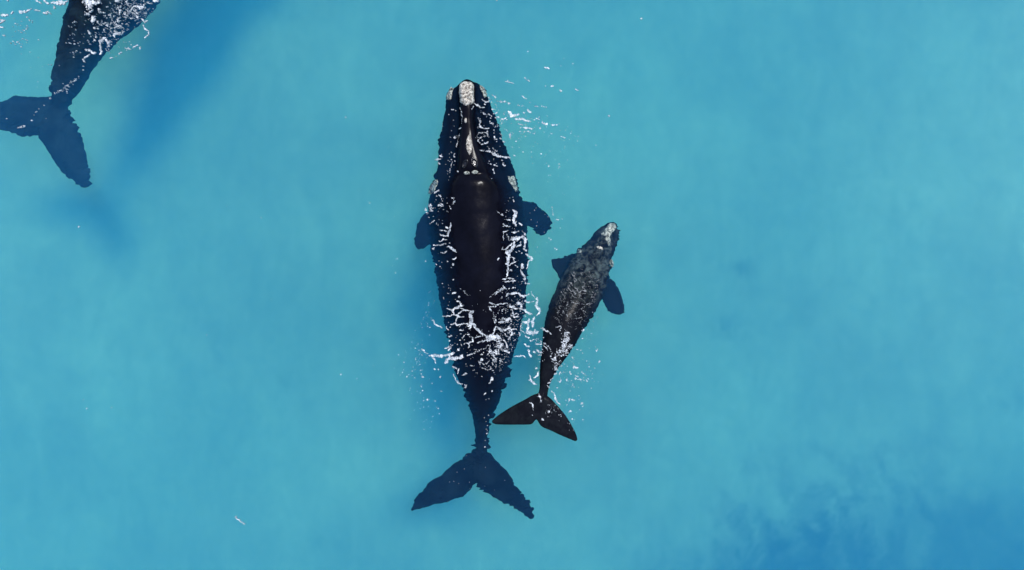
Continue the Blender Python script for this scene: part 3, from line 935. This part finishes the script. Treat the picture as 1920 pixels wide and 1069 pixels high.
fa.specks(870, 640, 45, 50, 40, .4, 1.1, -10, 2.4)
fa.specks(905, 690, 40, 30, 40, .35, .9, 0, 2)
fa.specks(918, 650, 22, 32, 40, .4, 1.2)
fa.specks(775, 680, 34, 70, 60, .45, 1.1)
fa.specks(805, 590, 18, 60, 30, .4, .9)
fa.specks(795, 770, 40, 40, 22, .45, 1.0)
fa.specks(900, 560, 30, 60, 10, .35, .6)
fa.web(958, 600, 30, 66, .5, 6, 7.0, 1.7)
fa.web(938, 668, 18, 28, .7, 0, 5.5, 1.2)
fa.specks(885, 905, 80, 60, 20, .35, .6)
fa.specks(912, 800, 6, 50, 14, .5, 1.3)
fa.build([ad_bvh], 'torn white foam webs and flecks over the back of the big whale')

fr = Foam(900, 90, 1240, 480, 2)            # ripples of foam and modelled sun glints off its head
fr.Z(900, 100, 6.68, scale=1.25, rows=[
    ([(305, 355), (350, 355), (420, 380)], 12), ([(560, 310), (620, 355)], 12), ([(150, 520), (195, 555)], 14), ([(530, 540), (580, 575)], 12), ([(205, 600), (280, 610), (330, 605), (380, 635)], 11, 0, .3),
    ([(355, 720), (400, 780), (490, 770)], 26), ([(440, 825), (540, 830), (630, 860)], 20), ([(700, 815), (750, 830)], 10), ([(800, 880), (840, 890)], 20), ([(770, 855), (790, 870)], 10), ([(900, 905), (930, 900)], 16), ([(965, 897)], 16),
    ([(570, 935), (650, 945)], 18), ([(500, 890), (545, 900)], 14), ([(600, 720), (630, 740)], 20), ([(550, 745)], 18), ([(780, 665), (830, 680)], 16, 0, .2), ([(680, 660), (720, 670)], 12), ([(1000, 465), (1020, 475)], 18), ([(810, 180), (860, 195)], 14),
    ([(885, 410), (920, 412)], 14), ([(820, 410)], 14), ([(1200, 450), (1225, 465)], 10), ([(1050, 70)], 12), ([(1165, 130)], 14), ([(1015, 160)], 14), ([(740, 290)], 12), ([(755, 945)], 20), ([(600, 980), (630, 990)], 16, 0, .3),
    ([(475, 650), (550, 670)], 11, 0, .5), ([(370, 1010), (380, 1060)], 14), ([(1010, 1050), (1060, 1060)], 14, 0, .4), ([(1135, 1000)], 16), ([(1070, 965)], 14), ([(900, 1015)], 18)])
fr.specks(975, 235, 60, 50, 80, .5, 1.0, 10, 2.4)
fr.specks(1030, 270, 60, 60, 44, .5, 1.0, 10, 2)
fr.specks(1010, 420, 60, 45, 16, .4, .8)
fr.specks(1040, 340, 50, 60, 20, .4, .7)
fr.Z(900, 360, K, [([(1030, 210), (1040, 260), (1045, 340)], 14, 0, .4), ([(1090, 390), (1130, 400)], 18), ([(1175, 385)], 24), ([(980, 670), (1020, 680)], 26, .4), ([(1075, 810)], 26), ([(1100, 830)], 18), ([(1158, 515)], 18)])
fr.stroke([(1203, 36)], 3.0)
for (x, y, w) in ((1203, 36.5, 4.2), (1142, 217, 3.6), (1118, 273, 2.4), (1077, 381, 2), (648, 221, 3)):  # white specks put in for sun glints on the water
    fr.stroke([(x, y)], w)
fr.build([ad_bvh], 'fine white foam ripples on the water off the big whale\'s head')  # foam ripples, and the modelled sun glints

fc = Foam(980, 410, 1200, 860, 3)           # round the calf
fc.Z(980, 600, K, [
    ([(640, 180), (640, 230), (620, 300), (600, 360), (560, 420), (500, 460)], 74, .45), ([(690, 370), (620, 430), (520, 440)], 60, .6), ([(620, 200), (600, 280), (580, 380)], 40, .15), ([(480, 480), (460, 540), (430, 600)], 24, .4),
    ([(230, 290), (320, 340), (380, 400), (420, 470), (400, 520)], 22, .3), ([(300, 360), (360, 430)], 24, .5), ([(330, 155), (380, 170), (410, 205)], 14), ([(260, 110), (320, 150)], 26, .2), ([(470, 100), (550, 90), (530, 140), (560, 190)], 12, 0, .2),
    ([(400, 860), (430, 830)], 22), ([(450, 780), (490, 760)], 20), ([(350, 940), (380, 960)], 18), ([(360, 910), (400, 880)], 16), ([(730, 670), (775, 690)], 34), ([(740, 840), (820, 850), (880, 865), (940, 880)], 16, 0, .5),
    ([(760, 800), (800, 810)], 14), ([(850, 740), (890, 790)], 16, 0, .3), ([(770, 420), (790, 430)], 22), ([(1090, 610), (1100, 595)], 18), ([(1060, 445)], 26, .3), ([(830, 435)], 16), ([(855, 475)], 18), ([(190, 690)], 30),
    ([(100, 790), (110, 850), (160, 910), (190, 925)], 28), ([(160, 830), (210, 790), (230, 740)], 24), ([(845, 150), (870, 145)], 24), ([(850, 265)], 24), ([(915, 260)], 18), ([(700, 520), (740, 570)], 14, 0, .2), ([(560, 660)], 26), ([(500, 710)], 26, .3),
    ([(430, 550), (500, 620), (470, 700)], 60, .95), ([(520, 500), (640, 480)], 60, .95), ([(540, 740), (520, 780)], 12), ([(630, 830), (640, 880)], 26, .5), ([(535, 830)], 20), ([(530, 885)], 22), ([(700, 905), (740, 970)], 14, 0, .5), ([(490, 970)], 20), ([(950, 405)], 18), ([(675, 740), (685, 770)], 14)])
fc.Z(980, 680, K, [
    ([(400, 400), (455, 440), (465, 500), (500, 570), (540, 610)], 22), ([(660, 520), (700, 525), (740, 530)], 26, .2), ([(650, 560), (665, 540)], 16), ([(850, 585)], 32), ([(640, 605)], 20), ([(660, 725), (685, 690)], 18), ([(705, 805)], 22), ([(745, 810)], 20),
    ([(370, 700)], 40), ([(100, 565), (140, 600), (150, 640), (155, 680)], 22), ([(270, 540)], 44, .5), ([(520, 830)], 22), ([(145, 755)], 24), ([(375, 635)], 18), ([(280, 810), (300, 815)], 14), ([(450, 685)], 18), ([(480, 700)], 18), ([(515, 745)], 18),
    ([(550, 770)], 20), ([(230, 470), (250, 520)], 44, .95), ([(815, 680)], 16)])
fc.specks(1083, 700, 50, 40, 80, .35, .9, 60, 2.2)
fc.specks(1075, 770, 40, 55, 36, .35, .9)
fc.specks(1012, 655, 14, 30, 30, .4, 1.0)
fc.specks(1045, 680, 16, 30, 70, .3, .7)
fc.specks(1032, 770, 20, 24, 26, .3, .7)
fc.specks(1060, 640, 10, 26, 90, .35, .9)
fc.specks(1110, 610, 20, 50, 22, .35, .8)
fc.specks(1075, 575, 34, 40, 26, .3, .7)
fc.specks(1000, 460, 30, 30, 6, .4, .8)
fc.build([cf_bvh, ad_bvh], 'white foam streaks and flecks around the calf\'s tail stock')

# ripple reflections on the calf's wet back, modelled as thin pale threads
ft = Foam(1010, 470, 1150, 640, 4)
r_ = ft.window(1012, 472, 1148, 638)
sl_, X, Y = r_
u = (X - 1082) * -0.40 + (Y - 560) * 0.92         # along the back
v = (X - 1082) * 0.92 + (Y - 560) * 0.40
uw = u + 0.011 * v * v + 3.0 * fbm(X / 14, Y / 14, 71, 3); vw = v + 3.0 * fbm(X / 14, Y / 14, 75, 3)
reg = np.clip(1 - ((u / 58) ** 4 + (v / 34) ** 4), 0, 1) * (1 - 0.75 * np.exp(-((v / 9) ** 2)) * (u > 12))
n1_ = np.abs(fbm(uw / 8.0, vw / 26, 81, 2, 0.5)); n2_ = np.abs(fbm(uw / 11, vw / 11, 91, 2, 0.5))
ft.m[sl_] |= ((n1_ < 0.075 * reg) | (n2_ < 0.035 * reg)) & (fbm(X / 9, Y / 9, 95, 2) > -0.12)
ft.build([cf_bvh], 'fine net of pale threads of bubbles drawn across the calf\'s back', thick=0.008, mat=M_REFL)  # the threads model ripple reflections, not bubbles

fo = Foam(0, 0, 330, 280, 5)                # round the whale leaving the frame
fo.Z(120, 0, 7.635, [
    ([(300, 20), (340, 60), (400, 60), (380, 130), (340, 190)], 80, .35), ([(440, 40), (520, 20)], 70, .45), ([(340, 40), (400, 30)], 60), ([(430, 250), (420, 300)], 54), ([(440, 400)], 28), ([(760, 80), (800, 150), (800, 230)], 16, 0, .2), ([(740, 10), (790, 10)], 26),
    ([(960, 170), (980, 110), (1040, 90), (1110, 110), (1160, 70)], 20), ([(970, 180), (1020, 200), (1060, 270)], 18), ([(1100, 110), (1130, 100)], 40), ([(1290, 10), (1350, 15)], 34), ([(1210, 50), (1260, 50)], 22), ([(1110, 270), (1160, 320), (1200, 295)], 16),
    ([(1130, 350), (1165, 420), (1215, 440), (1210, 500), (1160, 540)], 19), ([(880, 690), (950, 710)], 14), ([(990, 690), (1050, 650)], 22), ([(1100, 670), (1085, 705)], 14), ([(820, 750), (790, 775)], 20), ([(665, 830), (700, 830)], 14), ([(760, 805)], 20),
    ([(520, 590), (570, 560)], 50), ([(600, 570), (640, 600), (640, 670)], 30), ([(520, 640), (540, 760), (510, 780)], 24), ([(640, 700), (660, 760)], 16, .3), ([(720, 500), (800, 470)], 30), ([(730, 400), (800, 370)], 22),
    ([(310, 715), (370, 720), (410, 760), (460, 760)], 28), ([(370, 780), (320, 820), (270, 850), (300, 900)], 24), ([(280, 950)], 24), ([(275, 1000)], 24), ([(660, 360), (740, 300), (810, 250)], 22, .4), ([(345, 440), (370, 480)], 24),
    ([(480, 330), (540, 360), (600, 320)], 12, 0, .3), ([(870, 0), (910, 60), (930, 90)], 24, .2), ([(860, 190), (910, 220)], 30, .5), ([(1020, 90), (1080, 130)], 30, .6), ([(570, 180)], 26), ([(620, 95)], 26), ([(660, 45)], 24), ([(450, 580)], 28), ([(500, 140), (520, 180)], 40, .4), ([(150, 630)], 22), ([(340, 580), (370, 630)], 26, .6)])
fo.Z(0, 0, K, [
    ([(510, 0), (560, 30), (590, 50)], 18), ([(640, 10), (690, 60)], 26), ([(740, 40), (850, 50), (960, 20)], 44), ([(870, 40), (910, 40)], 56), ([(40, 225), (110, 210)], 36), ([(165, 200), (190, 170)], 16), ([(290, 170), (350, 170)], 40), ([(380, 165), (450, 130)], 20),
    ([(490, 145), (580, 160)], 20), ([(640, 185), (670, 190)], 28), ([(690, 170), (735, 210)], 18), ([(775, 90), (780, 130)], 20), ([(0, 280), (60, 300), (0, 340)], 20), ([(0, 395), (50, 395)], 20), ([(40, 505), (70, 510)], 18), ([(250, 605)], 22), ([(320, 560)], 20),
    ([(350, 435)], 18), ([(315, 470)], 16), ([(175, 518)], 18), ([(205, 265)], 18), ([(310, 305)], 18), ([(300, 360)], 20), ([(390, 370)], 18), ([(390, 245)], 18), ([(225, 340)], 20), ([(425, 295)], 16), ([(110, 0), (120, 10)], 30)])
fo.Z(0, 0, 2.812, [([(420, 405), (370, 440), (330, 475), (290, 495)], 9, 0, .9), ([(290, 490)], 7), ([(330, 480)], 8), ([(265, 520)], 6), ([(235, 555)], 7), ([(190, 590)], 6), ([(170, 635)], 5), ([(207, 572)], 4), ([(180, 608)], 4), ([(90, 675), (130, 665)], 9, 0, .7), ([(245, 625)], 5), ([(35, 627)], 4), ([(365, 455)], 6), ([(350, 470)], 6)])
fo.specks(40, 60, 40, 45, 40, .45, 1.0)
fo.specks(205, 60, 55, 55, 100, .4, 1.3, 30, 2)
fo.specks(140, 70, 22, 60, 50, .4, 1.0)
fo.specks(60, 120, 60, 50, 14, .4, .8)
fo.specks(130, 165, 16, 16, 16, .5, 1.2)
fo.web(225, 40, 60, 30, .5, -30, 7.0)
fo.web(250, 15, 40, 24, .5, 0, 7.0)
fo.build([ow_bvh], 'white foam patches and flecks over the whale at the frame edge')

fw = Foam(0, 0, 1920, 1069, 6)              # lone foam flecks, and sun glints modelled as flecks, on open water
for (x, y, w) in ((1203, 36, 3.6), (648, 221, 3), (690, 378, 2.2), (693, 381, 1.8), (490, 409, 2), (450, 975, 2.2), (443, 970, 2.4), (456, 982, 2.2), (156, 750, 2.2), (163, 766, 2), (742, 486, 2.4), (752, 477, 2), (741, 512, 2),
                  (739, 690, 2), (700, 686, 1.8), (639, 702, 1.8), (669, 710, 1.8), (932, 0, 3), (148, 425, 1.6), (209, 764, 1.6), (990, 97, 1.8), (952, 152, 1.6), (798, 490, 2), (745, 485, 1.6), (388, 628, 1.2), (1120, 655, 2), (1115, 690, 2)):
    fw.stroke([(x, y)], w)
fw.stroke([(440, 969), (447, 974), (459, 983)], 1.2)
fw.specks(620, 420, 500, 350, 14, .35, .55)
fw.build([], 'lone white flecks of foam and modelled sun glints scattered on the open water')
